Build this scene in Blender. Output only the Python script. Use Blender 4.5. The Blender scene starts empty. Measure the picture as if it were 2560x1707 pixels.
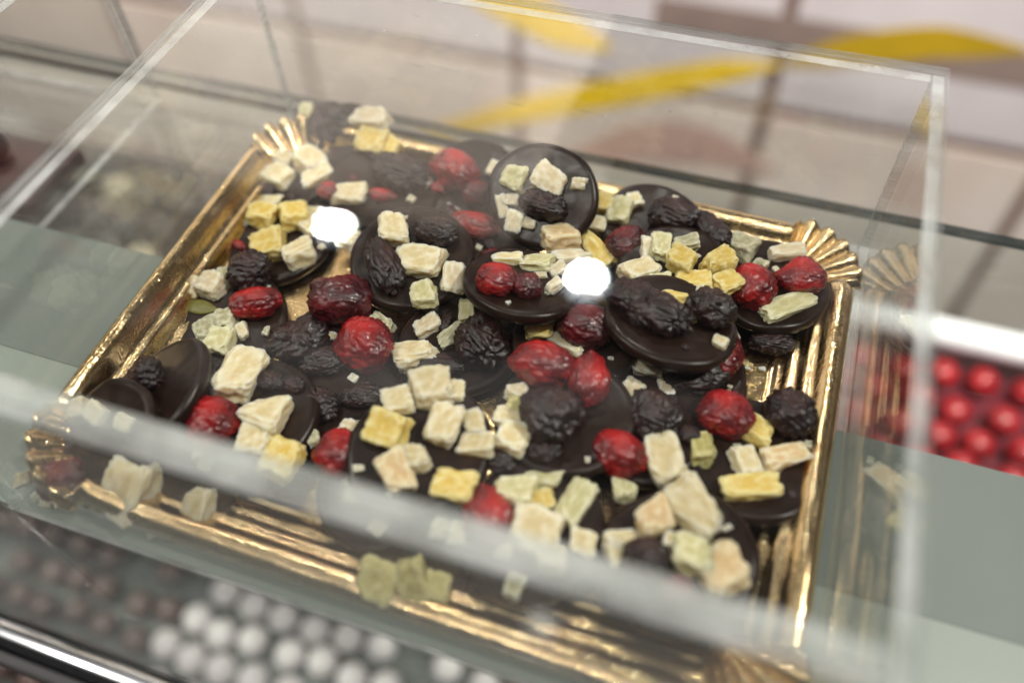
import bpy, bmesh, math, random
from mathutils import Vector, Matrix, noise
random.seed(7)
SC = bpy.context.scene
COL = SC.collection
U = 0.01                                   # everything below is written in centimetres

# ------------------------------------------------------------------ camera
CAM_R = Matrix(((0.94707933, 0.31977247, -0.0280411),
                (-0.23961768, 0.76239471, 0.60111369),
                (0.213598, -0.56258321, 0.79867142)))
CAM_T = Vector((7.70925547, -15.32516108, 23.70563571))
CAM_F = 2116.0                              # focal length in pixels of the 2560 wide photograph
cam = bpy.data.cameras.new('camera'); cam_o = bpy.data.objects.new('camera', cam); COL.objects.link(cam_o)
cam_o.matrix_world = Matrix.Translation(CAM_T * U) @ CAM_R.transposed().to_4x4()
cam.sensor_width = 36; cam.lens = CAM_F * 36 / 2560
cam.clip_start = 0.01; cam.clip_end = 60
cam.dof.use_dof = True; cam.dof.focus_distance = 0.282; cam.dof.aperture_fstop = 3.0
SC.camera = cam_o

# ------------------------------------------------------------------ world, lamps, exposure
w = bpy.data.worlds.new('World'); SC.world = w; w.use_nodes = True
bg = w.node_tree.nodes['Background']; bg.inputs[0].default_value = (1.0, 0.95, 0.9, 1); bg.inputs[1].default_value = 0.028
SC.view_settings.view_transform = 'Standard'; SC.view_settings.look = 'None'
SC.view_settings.exposure = -0.04; SC.view_settings.gamma = 1
cy = SC.cycles
cy.max_bounces = 14; cy.transparent_max_bounces = 32; cy.glossy_bounces = 6; cy.transmission_bounces = 8
cy.diffuse_bounces = 3; cy.use_denoising = True; cy.sample_clamp_indirect = 6; cy.caustics_reflective = False
cy.blur_glossy = 0.3


def area(name, loc, target, sx, sy, watts, col=(1, .95, .88), spread=180):
    l = bpy.data.lights.new(name, 'AREA'); l.shape = 'RECTANGLE'; l.size = sx * U; l.size_y = sy * U
    l.energy = watts; l.color = col; l.spread = math.radians(spread)
    o = bpy.data.objects.new(name, l); COL.objects.link(o); o.location = Vector(loc) * U
    d = (Vector(target) - Vector(loc)); o.rotation_euler = d.to_track_quat('-Z', 'Y').to_euler()
    return o


def spot(name, loc, target, watts, angle=50, r=4, col=(1, .94, .86)):
    l = bpy.data.lights.new(name, 'SPOT'); l.energy = watts; l.spot_size = math.radians(angle); l.spot_blend = .6
    l.shadow_soft_size = r * U; l.color = col
    o = bpy.data.objects.new(name, l); COL.objects.link(o); o.location = Vector(loc) * U
    d = (Vector(target) - Vector(loc)); o.rotation_euler = d.to_track_quat('-Z', 'Y').to_euler()
    return o


area('overhead_fill', (0, -25, 170), (0, -25, 0), 420, 150, 14.5, (1, .985, .95))  # unseen soft light, added to fill the tray and haze the lid
LAMPS = ((-122.1, 159.9, 200), (-33, 161.6, 200))            # the two round downlights mirrored in the lid
spot('downlight_beam', LAMPS[0], (0, 0, 0), 75, 40, 4)
spot('downlight_beam', LAMPS[1], (0, 0, 0), 75, 40, 4)
spot('right_key_light', (130, 15, 200), (0, 0, 0), 150, 45, 3)  # key light added where the lid does not mirror it
spot('left_fill', (-165, -45, 200), (0, 0, 0), 75, 45, 3.5)  # added side light, out of view
spot('front_fill', (-15, -75, 200), (0, 0, 0), 40, 40, 3.5)  # fill light added from the front, unseen
spot('wash_panel_spot', (-62, 55, 190), (-58, 32, 25), 92, 36, 5)  # added to make the unseen opal sheet glow
spot('wall_fill', (35, -10, 150), (28, 70, -34), 270, 36, 6)  # added to brighten the tiled wall
spot('wall_fill', (-95, 0, 150), (-85, 70, -45), 290, 42, 6)  # second added light, for the left part of the wall
area('counter_fill', (-15, -11.2, -2.2), (-15, -2, -38), 110, 1.2, 1.05, (1, .97, .95))  # area light added under the glass to brighten the truffles


# ------------------------------------------------------------------ pixel of the photograph -> point
def ray(px, py):
    return CAM_R.transposed() @ Vector(((px - 1280) / CAM_F, -(py - 853.5) / CAM_F, -1))


def hit(px, py, c, n):
    d = ray(px, py); s = n.dot(c - CAM_T) / n.dot(d)
    return CAM_T + d * s, s


def at(px, py, z):
    return hit(px, py, Vector((0, 0, z)), Vector((0, 0, 1)))[0]


DS = 2560 / 2352.0


def atd(x, y, z):
    return at(x * DS, y * DS, z)


# ------------------------------------------------------------------ materials
def new_mat(name):
    m = bpy.data.materials.new(name); m.use_nodes = True
    return m, m.node_tree.nodes, m.node_tree.links, m.node_tree.nodes['Principled BSDF']


def coords(N, L, scale=100.0, kind='Object'):
    tc = N.new('ShaderNodeTexCoord'); mp = N.new('ShaderNodeMapping')
    mp.inputs['Scale'].default_value = (scale,) * 3
    L.new(tc.outputs[kind], mp.inputs['Vector'])
    return mp.outputs['Vector']


def tex_noise(N, L, vec, scale, detail=4, rough=.55):
    t = N.new('ShaderNodeTexNoise'); t.inputs['Scale'].default_value = scale
    t.inputs['Detail'].default_value = detail; t.inputs['Roughness'].default_value = rough
    L.new(vec, t.inputs['Vector']); return t.outputs['Fac']


def ramp(N, L, fac, stops):
    r = N.new('ShaderNodeValToRGB'); e = r.color_ramp.elements
    while len(e) < len(stops): e.new(.5)
    for k, (p, c) in enumerate(stops):
        e[k].position = p; e[k].color = (*c, 1) if len(c) == 3 else c
    L.new(fac, r.inputs['Fac']); return r.outputs['Color']


def bump(N, L, h, strength, dist, bs):
    b = N.new('ShaderNodeBump'); b.inputs['Strength'].default_value = strength; b.inputs['Distance'].default_value = dist * U
    L.new(h, b.inputs['Height']); L.new(b.outputs['Normal'], bs.inputs['Normal'])


def mixc(N, L, fac, a, b):
    m = N.new('ShaderNodeMix'); m.data_type = 'RGBA'
    if isinstance(fac, float): m.inputs[0].default_value = fac
    else: L.new(fac, m.inputs[0])
    for sock, v in ((m.inputs[6], a), (m.inputs[7], b)):
        if isinstance(v, tuple): sock.default_value = (*v, 1)
        else: L.new(v, sock)
    return m.outputs[2]


def plain(name, col, rough=.5, var=.12, scale=1.5, metal=0, coat=0):
    m, N, L, b = new_mat(name)
    v = coords(N, L); f = tex_noise(N, L, v, scale, 5)
    lo = tuple(c * (1 - var) for c in col); hi = tuple(min(1, c * (1 + var)) for c in col)
    L.new(ramp(N, L, f, [(.3, lo), (.7, hi)]), b.inputs['Base Color'])
    b.inputs['Roughness'].default_value = rough; b.inputs['Metallic'].default_value = metal
    b.inputs['Coat Weight'].default_value = coat
    return m


def acrylic(name, tint=(.985, .99, .985), boost=1.0, rough=.012):
    """clear sheet: what is not mirrored by its Fresnel reflection passes straight through"""
    m = bpy.data.materials.new(name); m.use_nodes = True; N = m.node_tree.nodes; L = m.node_tree.links
    N.clear(); out = N.new('ShaderNodeOutputMaterial')
    tr = N.new('ShaderNodeBsdfTransparent'); tr.inputs[0].default_value = (*tint, 1)
    gl = N.new('ShaderNodeBsdfGlossy'); gl.inputs['Color'].default_value = (boost, boost, boost, 1)
    v = coords(N, L); sc = tex_noise(N, L, v, 1.3, 6)
    rr = N.new('ShaderNodeMapRange'); rr.inputs[3].default_value = rough * .4; rr.inputs[4].default_value = rough * 1.8
    L.new(sc, rr.inputs[0]); L.new(rr.outputs[0], gl.inputs['Roughness'])
    geo = N.new('ShaderNodeNewGeometry'); mr = N.new('ShaderNodeMapRange')
    mr.inputs[3].default_value = 1.49; mr.inputs[4].default_value = 1 / 1.49
    L.new(geo.outputs['Backfacing'], mr.inputs[0])
    fr = N.new('ShaderNodeFresnel'); L.new(mr.outputs[0], fr.inputs['IOR'])
    mx = N.new('ShaderNodeMixShader'); L.new(fr.outputs[0], mx.inputs[0]); L.new(tr.outputs[0], mx.inputs[1]); L.new(gl.outputs[0], mx.inputs[2])
    # wiped smears, dust specks and fine scratches on the sheet
    df = N.new('ShaderNodeBsdfDiffuse'); df.inputs[0].default_value = (.8, .8, .8, 1)

    def band(src, a, b, top):
        r = N.new('ShaderNodeMapRange'); r.inputs[1].default_value = a; r.inputs[2].default_value = b; r.inputs[4].default_value = top
        L.new(src, r.inputs[0]); return r.outputs[0]
    sm = N.new('ShaderNodeMapping'); sm.inputs['Rotation'].default_value = (0, 0, .9); sm.inputs['Scale'].default_value = (12, 38, 20)
    sk = N.new('ShaderNodeMapping'); sk.inputs['Rotation'].default_value = (0, 0, -.5); sk.inputs['Scale'].default_value = (45, 1500, 300)
    for q in (sm, sk): L.new(v.node.inputs['Vector'].links[0].from_socket, q.inputs['Vector'])
    a1 = band(tex_noise(N, L, sm.outputs[0], 1.0, 6, .65), .48, .8, .036)
    a2 = band(tex_noise(N, L, sk.outputs[0], 1.0, 2), .70, .78, .16)
    a3 = band(tex_noise(N, L, v, 6.5, 2), .745, .78, .35)
    ad = N.new('ShaderNodeMath'); ad.operation = 'ADD'; L.new(a1, ad.inputs[0]); L.new(a2, ad.inputs[1])
    ad2 = N.new('ShaderNodeMath'); ad2.operation = 'ADD'; L.new(ad.outputs[0], ad2.inputs[0]); L.new(a3, ad2.inputs[1])
    m2 = N.new('ShaderNodeMixShader'); L.new(ad2.outputs[0], m2.inputs[0]); L.new(mx.outputs[0], m2.inputs[1]); L.new(df.outputs[0], m2.inputs[2])
    L.new(m2.outputs[0], out.inputs[0])
    return m


def polished_edge(name, col=(.8, .82, .8), clear=.45):
    m = bpy.data.materials.new(name); m.use_nodes = True; N = m.node_tree.nodes; L = m.node_tree.links
    N.clear(); out = N.new('ShaderNodeOutputMaterial')
    tr = N.new('ShaderNodeBsdfTransparent'); tr.inputs[0].default_value = (.9, .93, .92, 1)
    pb = N.new('ShaderNodeBsdfPrincipled'); pb.inputs['Roughness'].default_value = .18
    pb.inputs['Base Color'].default_value = (*col, 1)
    pb.inputs['Specular IOR Level'].default_value = .9
    v = coords(N, L); mp = v.node; mp.inputs['Scale'].default_value = (30, 30, 900)
    s = tex_noise(N, L, v, 1.6, 4)
    f = N.new('ShaderNodeMapRange'); f.inputs[1].default_value = .35; f.inputs[2].default_value = .65
    f.inputs[3].default_value = 1 - clear - .2; f.inputs[4].default_value = 1 - clear + .2
    L.new(s, f.inputs[0])
    mx = N.new('ShaderNodeMixShader'); L.new(f.outputs[0], mx.inputs[0]); L.new(tr.outputs[0], mx.inputs[1]); L.new(pb.outputs[0], mx.inputs[2])
    L.new(mx.outputs[0], out.inputs[0])
    return m


def gold_mat():
    m, N, L, b = new_mat('gold_foil')
    v = coords(N, L)
    f = tex_noise(N, L, v, .8, 3)
    L.new(ramp(N, L, f, [(.3, (.76, .54, .26)), (.7, (.88, .69, .41))]), b.inputs['Base Color'])
    b.inputs['Metallic'].default_value = 1
    r = N.new('ShaderNodeMapRange'); r.inputs[3].default_value = .07; r.inputs[4].default_value = .20
    L.new(tex_noise(N, L, v, 2.5, 4), r.inputs[0]); L.new(r.outputs[0], b.inputs['Roughness'])
    h = N.new('ShaderNodeMath'); h.operation = 'ADD'
    L.new(tex_noise(N, L, v, 11, 3), h.inputs[0]); L.new(tex_noise(N, L, v, 2.2, 2), h.inputs[1])
    h2 = N.new('ShaderNodeMath'); h2.operation = 'MULTIPLY_ADD'; h2.inputs[1].default_value = 3.0
    L.new(tex_noise(N, L, v, .9, 2), h2.inputs[0]); L.new(h.outputs[0], h2.inputs[2])
    bump(N, L, h2.outputs[0], .55, .028, b)
    return m


def choc_mat():
    m, N, L, b = new_mat('dark_chocolate')
    v = coords(N, L)
    f = tex_noise(N, L, v, .9, 6, .6)
    L.new(ramp(N, L, f, [(.32, (.012, .0055, .0035)), (.55, (.019, .009, .006)), (.72, (.036, .019, .013)), (.85, (.060, .037, .027))]), b.inputs['Base Color'])
    b.inputs['Specular IOR Level'].default_value = .3
    r = N.new('ShaderNodeMapRange'); r.inputs[3].default_value = .20; r.inputs[4].default_value = .42
    L.new(tex_noise(N, L, v, 2.2, 5), r.inputs[0]); L.new(r.outputs[0], b.inputs['Roughness'])
    bump(N, L, tex_noise(N, L, v, 3.0, 6), .25, .03, b)
    return m


def fruit_mat(name, inner, edge, sss=.7):
    m, N, L, b = new_mat(name)
    v = coords(N, L)
    oi = N.new('ShaderNodeObjectInfo')
    add = N.new('ShaderNodeVectorMath'); add.operation = 'ADD'
    L.new(v, add.inputs[0]); L.new(oi.outputs['Location'], add.inputs[1])
    vec = add.outputs[0]
    geo = N.new('ShaderNodeNewGeometry')
    p = N.new('ShaderNodeMapRange'); p.inputs[1].default_value = .485; p.inputs[2].default_value = .56
    L.new(geo.outputs['Pointiness'], p.inputs[0])
    n1 = tex_noise(N, L, vec, 3.0, 5, .6)
    s = N.new('ShaderNodeMath'); s.operation = 'ADD'; s.use_clamp = True
    nn = N.new('ShaderNodeMapRange'); nn.inputs[1].default_value = .35; nn.inputs[2].default_value = .75
    nn.inputs[3].default_value = -.2; nn.inputs[4].default_value = .55
    L.new(n1, nn.inputs[0]); L.new(nn.outputs[0], s.inputs[0]); L.new(p.outputs[0], s.inputs[1])
    col = mixc(N, L, s.outputs[0], inner, edge)
    sg = tex_noise(N, L, vec, 17, 2, .6)                 # sugar grains
    col = mixc(N, L, ramp(N, L, sg, [(.60, (0, 0, 0)), (.72, (.6, .6, .6))]), col, (.90, .88, .80))
    hs = N.new('ShaderNodeHueSaturation')
    vr = N.new('ShaderNodeMapRange'); vr.inputs[3].default_value = .86; vr.inputs[4].default_value = 1.1
    L.new(oi.outputs['Random'], vr.inputs[0]); L.new(vr.outputs[0], hs.inputs['Value']); L.new(col, hs.inputs['Color'])
    L.new(hs.outputs[0], b.inputs['Base Color'])
    b.inputs['Roughness'].default_value = .47
    b.inputs['Subsurface Weight'].default_value = sss
    b.inputs['Subsurface Radius'].default_value = (1, .8, .35); b.inputs['Subsurface Scale'].default_value = .42 * U
    h = N.new('ShaderNodeMath'); h.operation = 'ADD'
    L.new(tex_noise(N, L, vec, 14, 4, .7), h.inputs[0]); L.new(tex_noise(N, L, vec, 5, 3), h.inputs[1])
    bump(N, L, h.outputs[0], .45, .05, b)
    return m


def berry_mat(name, deep, bright, rough, sss, coat=.3, speck=.45):
    m, N, L, b = new_mat(name)
    v = coords(N, L, 1, 'Generated')
    n1 = tex_noise(N, L, v, 1.7, 3, .5)
    base = ramp(N, L, n1, [(.36, deep), (.66, bright)])
    sp = tex_noise(N, L, v, 30, 2)                       # sugar specks
    base2 = mixc(N, L, ramp(N, L, sp, [(.70, (0, 0, 0)), (.77, (speck,) * 3)]), base, (.70, .45, .38))
    L.new(base2, b.inputs['Base Color'])
    b.inputs['Roughness'].default_value = rough
    b.inputs['Subsurface Weight'].default_value = sss
    b.inputs['Subsurface Radius'].default_value = (1, .15, .1); b.inputs['Subsurface Scale'].default_value = .35 * U
    b.inputs['Coat Weight'].default_value = coat; b.inputs['Coat Roughness'].default_value = .16
    bump(N, L, tex_noise(N, L, v, 18, 5, .65), .45, .04, b)
    return m


M = {}
M['acrylic'] = acrylic('clear_acrylic')
M['edge'] = polished_edge('polished_acrylic_edge', (.8, .82, .83), .58)
M['lip'] = polished_edge('milky_edge_band', (.78, .80, .79), .62)  # milky strip that imitates the refracted front edge of the lid
M['glass'] = acrylic('shelf_glass', (.93, .97, .955))
M['glass_edge'] = polished_edge('teal_glass_edge', (.06, .10, .105), .08)
M['gold'] = gold_mat()
M['choc'] = choc_mat()
M['c'] = fruit_mat('cream_candied_fruit', (.70, .58, .31), (.87, .81, .62))
M['y'] = fruit_mat('yellow_candied_fruit', (.70, .50, .09), (.82, .71, .34), .45)
M['g'] = fruit_mat('pale_green_candied_fruit', (.56, .52, .25), (.76, .73, .50), .45)
M['w'] = fruit_mat('white_candied_fruit', (.68, .57, .36), (.85, .80, .64))
M['p'] = fruit_mat('peach_candied_fruit', (.66, .47, .23), (.80, .70, .48))
M['t'] = fruit_mat('glassy_candied_fruit', (.36, .34, .19), (.64, .63, .47), .5)
M['o'] = fruit_mat('olive_candied_fruit', (.48, .43, .14), (.66, .61, .30), .45)
M['cran'] = berry_mat('cranberry_skin', (.12, .004, .007), (.46, .012, .012), .32, .4)
M['crand'] = berry_mat('dark_cranberry_skin', (.04, .004, .007), (.16, .008, .012), .36, .3)
M['rais'] = berry_mat('raisin_skin', (.008, .003, .004), (.038, .012, .010), .40, 0, .12, .25)
M['seed'] = plain('pumpkin_seed_skin', (.16, .15, .035), .42, .25, 4)


# ------------------------------------------------------------------ mesh helpers
def finish(name, bm, mats, parent=None, smooth=True, loc=None):
    for v in bm.verts: v.co *= U
    me = bpy.data.meshes.new(name); bm.to_mesh(me); bm.free()
    for m in (mats if isinstance(mats, (list, tuple)) else [mats]): me.materials.append(m)
    if smooth:
        for p in me.polygons: p.use_smooth = True
    o = bpy.data.objects.new(name, me); COL.objects.link(o)
    if parent: o.parent = parent
    if loc is not None: o.location = Vector(loc) * U
    return o


def tag(o, label=None, cat=None, group=None, kind=None):
    if label: o['label'] = label
    if cat: o['category'] = cat
    if group: o['group'] = group
    if kind: o['kind'] = kind
    return o


def empty(name, loc, label, cat, group=None):
    o = bpy.data.objects.new(name, None); COL.objects.link(o); o.location = Vector(loc) * U
    o.empty_display_size = .01
    return tag(o, label, cat, group)


def box(bm, x0, x1, y0, y1, z0, z1, side_mat=None, axis=None, bev=0):
    """axis: the thin axis of a sheet; the faces across the other two axes get material side_mat"""
    vs = [bm.verts.new((x, y, z)) for x in (x0, x1) for y in (y0, y1) for z in (z0, z1)]
    idx = [((0, 1, 3, 2), 0), ((4, 6, 7, 5), 0), ((0, 4, 5, 1), 1), ((2, 3, 7, 6), 1), ((0, 2, 6, 4), 2), ((1, 5, 7, 3), 2)]
    fs = []
    for f, ax in idx:
        fc = bm.faces.new([vs[i] for i in f]); fs.append(fc)
        if side_mat is not None and ax != axis: fc.material_index = side_mat
    if bev:
        es = list({e for f in fs for e in f.edges})
        bmesh.ops.bevel(bm, geom=es, offset=bev, segments=2, affect='EDGES')
    return fs


def nz(p, s, seed):
    return noise.noise(Vector((p[0] * s + seed * 7.31, p[1] * s - seed * 3.7, p[2] * s + seed * 1.9)))


def chunk_mesh(seed, style='cube', n=13):
    """unit chunk of candied fruit: dried faces sag in, edges stand up"""
    rnd = random.Random(seed)
    j = .22 if style == 'cube' else .27
    cor = {}
    for a in (-1, 1):
        for b in (-1, 1):
            for c in (-1, 1):
                cor[(a, b, c)] = Vector((a + rnd.uniform(-j, j) * 1.2, b + rnd.uniform(-j, j) * 1.2, c + rnd.uniform(-j, j) * .7)) * .5
    if style == 'shard':
        k = rnd.choice([-1, 1])
        for c in (-1, 1):
            cor[(k, 1, c)] = cor[(k, 1, c)].lerp(cor[(k, -1, c)], rnd.uniform(.25, .55))
    bm = bmesh.new(); bmesh.ops.create_cube(bm, size=2)
    bmesh.ops.subdivide_edges(bm, edges=bm.edges[:], cuts=n, use_grid_fill=True)
    sag = rnd.uniform(.08, .20) * (.5 if style == 'shard' else 1)
    for v in bm.verts:
        p = v.co.copy()
        q = Vector()
        for k, cv in cor.items():
            q += cv * ((1 + k[0] * p[0]) * (1 + k[1] * p[1]) * (1 + k[2] * p[2]) / 8)
        m = [abs(p[0]), abs(p[1]), abs(p[2])]
        s = (1 - m[0] ** 2) * (1 - m[1] ** 2) + (1 - m[1] ** 2) * (1 - m[2] ** 2) + (1 - m[0] ** 2) * (1 - m[2] ** 2)
        q *= 1 - sag * s * (.5 + .5 * nz(p, 1.1, seed) + .3)
        corner = max(0, (m[0] ** 6 + m[1] ** 6 + m[2] ** 6) - 1)
        q *= 1 - .14 * corner
        q += q.normalized() * (.085 * nz(p, 1.5, seed + 11) + .05 * nz(p, 3.4, seed + 5) + .02 * nz(p, 7, seed + 9) + .006 * nz(p, 15, seed + 2))
        v.co = q
    return bm


def berry_mesh(seed, kind, sub=5):
    bm = bmesh.new(); bmesh.ops.create_icosphere(bm, subdivisions=sub, radius=.5)
    rnd = random.Random(seed); ax = Vector((rnd.uniform(-.4, .4), rnd.uniform(-.4, .4), rnd.uniform(-.4, .4)))
    dent = Vector((rnd.uniform(-1, 1), rnd.uniform(-1, 1), rnd.uniform(.1, 1))).normalized()
    for v in bm.verts:
        p = v.co.normalized()
        wv = Vector((p.x * 1.0, p.y * 2.2, p.z * 1.6)) + ax
        warp = Vector((nz(p, 1.7, seed), nz(p, 1.7, seed + 3), nz(p, 1.7, seed + 6))) * .55
        a = abs(noise.noise((wv + warp) * 1.9 + Vector((seed * 2.3,) * 3)))
        b2 = abs(noise.noise((wv + warp) * 4.3 + Vector((seed * 5.1,) * 3)))
        c = noise.noise(p * 1.3 + Vector((seed * 4.7,) * 3))
        fine = noise.noise(p * 11 + Vector((seed,) * 3))
        f2 = abs(noise.noise((p + warp * .4) * 6.5 + Vector((seed * 1.1,) * 3)))
        if kind == 'rais':
            r = 1 + .24 * c + .36 * (min(a, .5) - .2) + .16 * (min(b2, .4) - .15) + .07 * (min(f2, .4) - .15) + .02 * fine
        else:
            r = 1 + .19 * c + .20 * (min(a, .40) - .15) + .15 * (min(b2, .38) - .12) + .06 * (min(f2, .35) - .12) + .008 * fine
            r -= .30 * max(0, p.dot(dent) - .74)
        v.co = p * .5 * r
    return bm


def mesh_of(bm, name, mats):
    for v in bm.verts: v.co *= U
    me = bpy.data.meshes.new(name); bm.to_mesh(me); bm.free()
    for m in mats: me.materials.append(m)
    for p in me.polygons: p.use_smooth = True
    return me


BERRY = {k: [mesh_of(berry_mesh(i * 3 + s, 'rais' if k == 'rais' else 'cran'), nm, [M[k]]) for i in range(n)]
         for k, s, n, nm in (('cran', 1, 5, 'cranberry'), ('crand', 40, 3, 'dark_cranberry'), ('rais', 80, 7, 'raisin'))}
BERRY_N = {'cran': 0, 'crand': 0, 'rais': 0}


def seed_mesh():
    bm = bmesh.new(); bmesh.ops.create_uvsphere(bm, u_segments=28, v_segments=16, radius=.5)
    for v in bm.verts:
        x = v.co.x * 2
        v.co.y *= (1 - .45 * max(0, x) ** 1.5); v.co.z *= 1 - .3 * abs(x)
    return bm


def disc_mesh(r, t, seed):
    """poured chocolate disc: raised soft lip, bellied edge, flat underside"""
    prof = [(0, 0), (.35, .004), (.62, .0), (.78, .002), (.86, .008), (.92, .006), (.962, -.012), (.988, -.045), (1.0, -.10),
            (.992, -t / r * .62), (.965, -t / r * .88), (.92, -t / r), (.5, -t / r), (0, -t / r)]
    bm = bmesh.new(); seg = 72; rings = []
    for q, z in prof:
        if q == 0: rings.append([bm.verts.new((0, 0, z * r))]); continue
        ring = []
        for k in range(seg):
            a = 2 * math.pi * k / seg
            wob = 1 + .04 * math.sin(2 * a + seed) + .010 * math.sin(3 * a + seed * 2.1) + .006 * math.sin(7 * a + seed)
            x, y = q * r * wob * math.cos(a), q * r * wob * math.sin(a)
            dz = .07 * nz((x, y, 0), .8, seed) + .018 * nz((x, y, 0), 2.6, seed) if z > -.05 else 0
            ring.append(bm.verts.new((x, y, z * r + dz)))
        rings.append(ring)
    for a, b in zip(rings, rings[1:]):
        if len(a) == 1:
            for k in range(seg): bm.faces.new((a[0], b[k], b[(k + 1) % seg]))
        elif len(b) == 1:
            for k in range(seg): bm.faces.new((a[(k + 1) % seg], a[k], b[0]))
        else:
            for k in range(seg): bm.faces.new((a[k], b[k], b[(k + 1) % seg], a[(k + 1) % seg]))
    bmesh.ops.recalc_face_normals(bm, faces=bm.faces[:])
    return bm


# ------------------------------------------------------------------ setting
def plane_obj(name, x0, x1, y0, y1, z, m, kind='structure', th=None):
    bm = bmesh.new()
    if th: box(bm, x0, x1, y0, y1, z - th, z, bev=.05)
    else: bm.faces.new([bm.verts.new(p) for p in ((x0, y0, z), (x1, y0, z), (x1, y1, z), (x0, y1, z))])
    o = finish(name, bm, m, smooth=False)
    if kind: o['kind'] = kind
    return o


plane_obj('floor', -600, 600, -400, 700, -95, plain('floor_mat', (.16, .13, .12), .5, .2, .02))


# tiled wall behind the counter, with brown joints and painted leaves
WY = 70.0


def atw(x, y, dy=0.0):
    d = ray(x * DS, y * DS); return CAM_T + d * ((WY - dy - CAM_T.y) / d.y)


def tile_mat(name, lo, hi):
    m, N, L, b = new_mat(name)
    v = coords(N, L); f = tex_noise(N, L, v, .06, 5)
    L.new(ramp(N, L, f, [(.3, lo), (.7, hi)]), b.inputs['Base Color']); b.inputs['Roughness'].default_value = .4
    return m


wl = empty('tiled_wall', (0, WY, -95), 'wall of pale tiles with brown joints and painted leaves behind the counter', 'wall')
def wpart(nm, bm, m):
    for v in bm.verts: v.co -= Vector((0, WY, -95))
    return finish(nm, bm, m, wl, smooth=False)


bm = bmesh.new(); box(bm, -300, 300, WY + .3, WY + 4, -95, 55); wpart('joint_mortar', bm, plain('brown_joint', (.17, .105, .085), .6, .15, .3))
PT = 30.4; bc, bl = bmesh.new(), bmesh.new()
for i in range(-9, 9):
    for j in range(-1, 4):
        xa = -22.3 + PT * i + .75; xb = xa + PT - 1.5; za = -39.6 + PT * (j - 1) + .8; zb = za + PT - 1.6
        box(bc if j < 1 else bl, xa, xb, WY, WY + .8, za, zb)
wpart('cream_tiles', bc, tile_mat('cream_tile', (.60, .52, .46), (.72, .66, .62)))
wpart('lilac_tiles', bl, tile_mat('lilac_tile', (.54, .50, .52), (.66, .62, .65)))
tau = plain('taupe_paint', (.23, .175, .155), .5, .2, .08)
bm = bmesh.new(); box(bm, -6, 120, WY - .06, WY - .002, -31.6, -27.6); wpart('taupe_stripe', bm, tau)
bm = bmesh.new(); box(bm, 6, 120, WY - .06, WY - .002, -19.5, -16); wpart('taupe_stripe', bm, tau)


def stroke(pts, wid, m):
    bm = bmesh.new(); P = [atw(x, y, .08) for x, y in pts]; n = 28; rows = []
    for k in range(n + 1):
        t = k / n * (len(P) - 1); a = min(int(t), len(P) - 2); f = t - a
        p = P[a].lerp(P[a + 1], f); d = (P[a + 1] - P[a]).normalized(); s = Vector((-d.z, 0, d.x))
        wd = wid * math.sin(math.pi * min(max(k / n, .04), .96)) ** .7
        rows.append([bm.verts.new(p + s * wd), bm.verts.new(p - s * wd)])
    for a, b in zip(rows, rows[1:]): bm.faces.new((a[0], a[1], b[1], b[0]))
    ex = bmesh.ops.extrude_face_region(bm, geom=bm.faces[:])['geom']
    for v in ex:
        if isinstance(v, bmesh.types.BMVert): v.co.y += .06
    bmesh.ops.recalc_face_normals(bm, faces=bm.faces[:])
    return wpart('leaf_stroke', bm, m)


yel = plain('yellow_paint', (.84, .58, .02), .5, .1, .1)
must = plain('mustard_paint', (.42,.28,.012), .5, .1, .1)
pink = plain('pink_paint', (.52, .36, .31), .5, .1, .1)
stroke([(860, 350), (1150, 265), (1450, 205), (1660, 165), (1790, 150)], 1.9, yel)
stroke([(1800, 148), (1950, 118), (2150, 98), (2360, 118)], 2.0, must)
stroke([(1060, -15), (1200, 30), (1300, 75), (1400, 112)], 2.4, yel)
stroke([(1300, 365), (1480, 325), (1600, 330), (1780, 395)], 3.2, pink)

# the glass shelf that carries the boxes, its chrome front rail and the sage card
bm = bmesh.new(); box(bm, -95, 95, -12.2, 11.75, -.62, 0, 1, 2, .04)
tag(finish('glass_shelf', bm, [M['glass'], M['glass_edge']], smooth=False), 'clear glass counter shelf under the acrylic boxes', 'shelf')
chrome = plain('brushed_steel', (.62, .63, .66), .16, .08, .5, 1)
dark = plain('dark_rubber', (.02, .02, .022), .4, .1, 1)
rt = empty('front_rail', (0, -13, 0), 'steel front rail of the glass counter with a dark rubber gasket', 'rail')
bm = bmesh.new(); bmesh.ops.create_cone(bm, cap_ends=True, segments=40, radius1=.46, radius2=.46, depth=190)
bmesh.ops.rotate(bm, verts=bm.verts[:], matrix=Matrix.Rotation(math.pi / 2, 3, 'Y')); bmesh.ops.translate(bm, verts=bm.verts[:], vec=(0, .3, -.35)); finish('rail_bar', bm, chrome, rt)
bm = bmesh.new(); box(bm, -95, 95, -.42, -.17, -1.4, .02, bev=.04); finish('rubber_gasket', bm, dark, rt, smooth=False)
sage = plain('sage_card', (.165, .195, .178), .55, .07, .12)
sage2 = plain('pale_sage_card', (.28, .33, .295), .42, .06, .12)
bm = bmesh.new(); box(bm, -95, 95, -4.25, 1.12, .012, .05); tag(finish('sage_card', bm, sage, smooth=False), 'wide grey green card strip under the boxes on the glass shelf', 'card')
bm = bmesh.new(); box(bm, -95, 95, -9.35, -4.27, .012, .05); tag(finish('sage_card', bm, sage2, smooth=False), 'paler green card strip in front of the grey green one', 'card')

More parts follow.
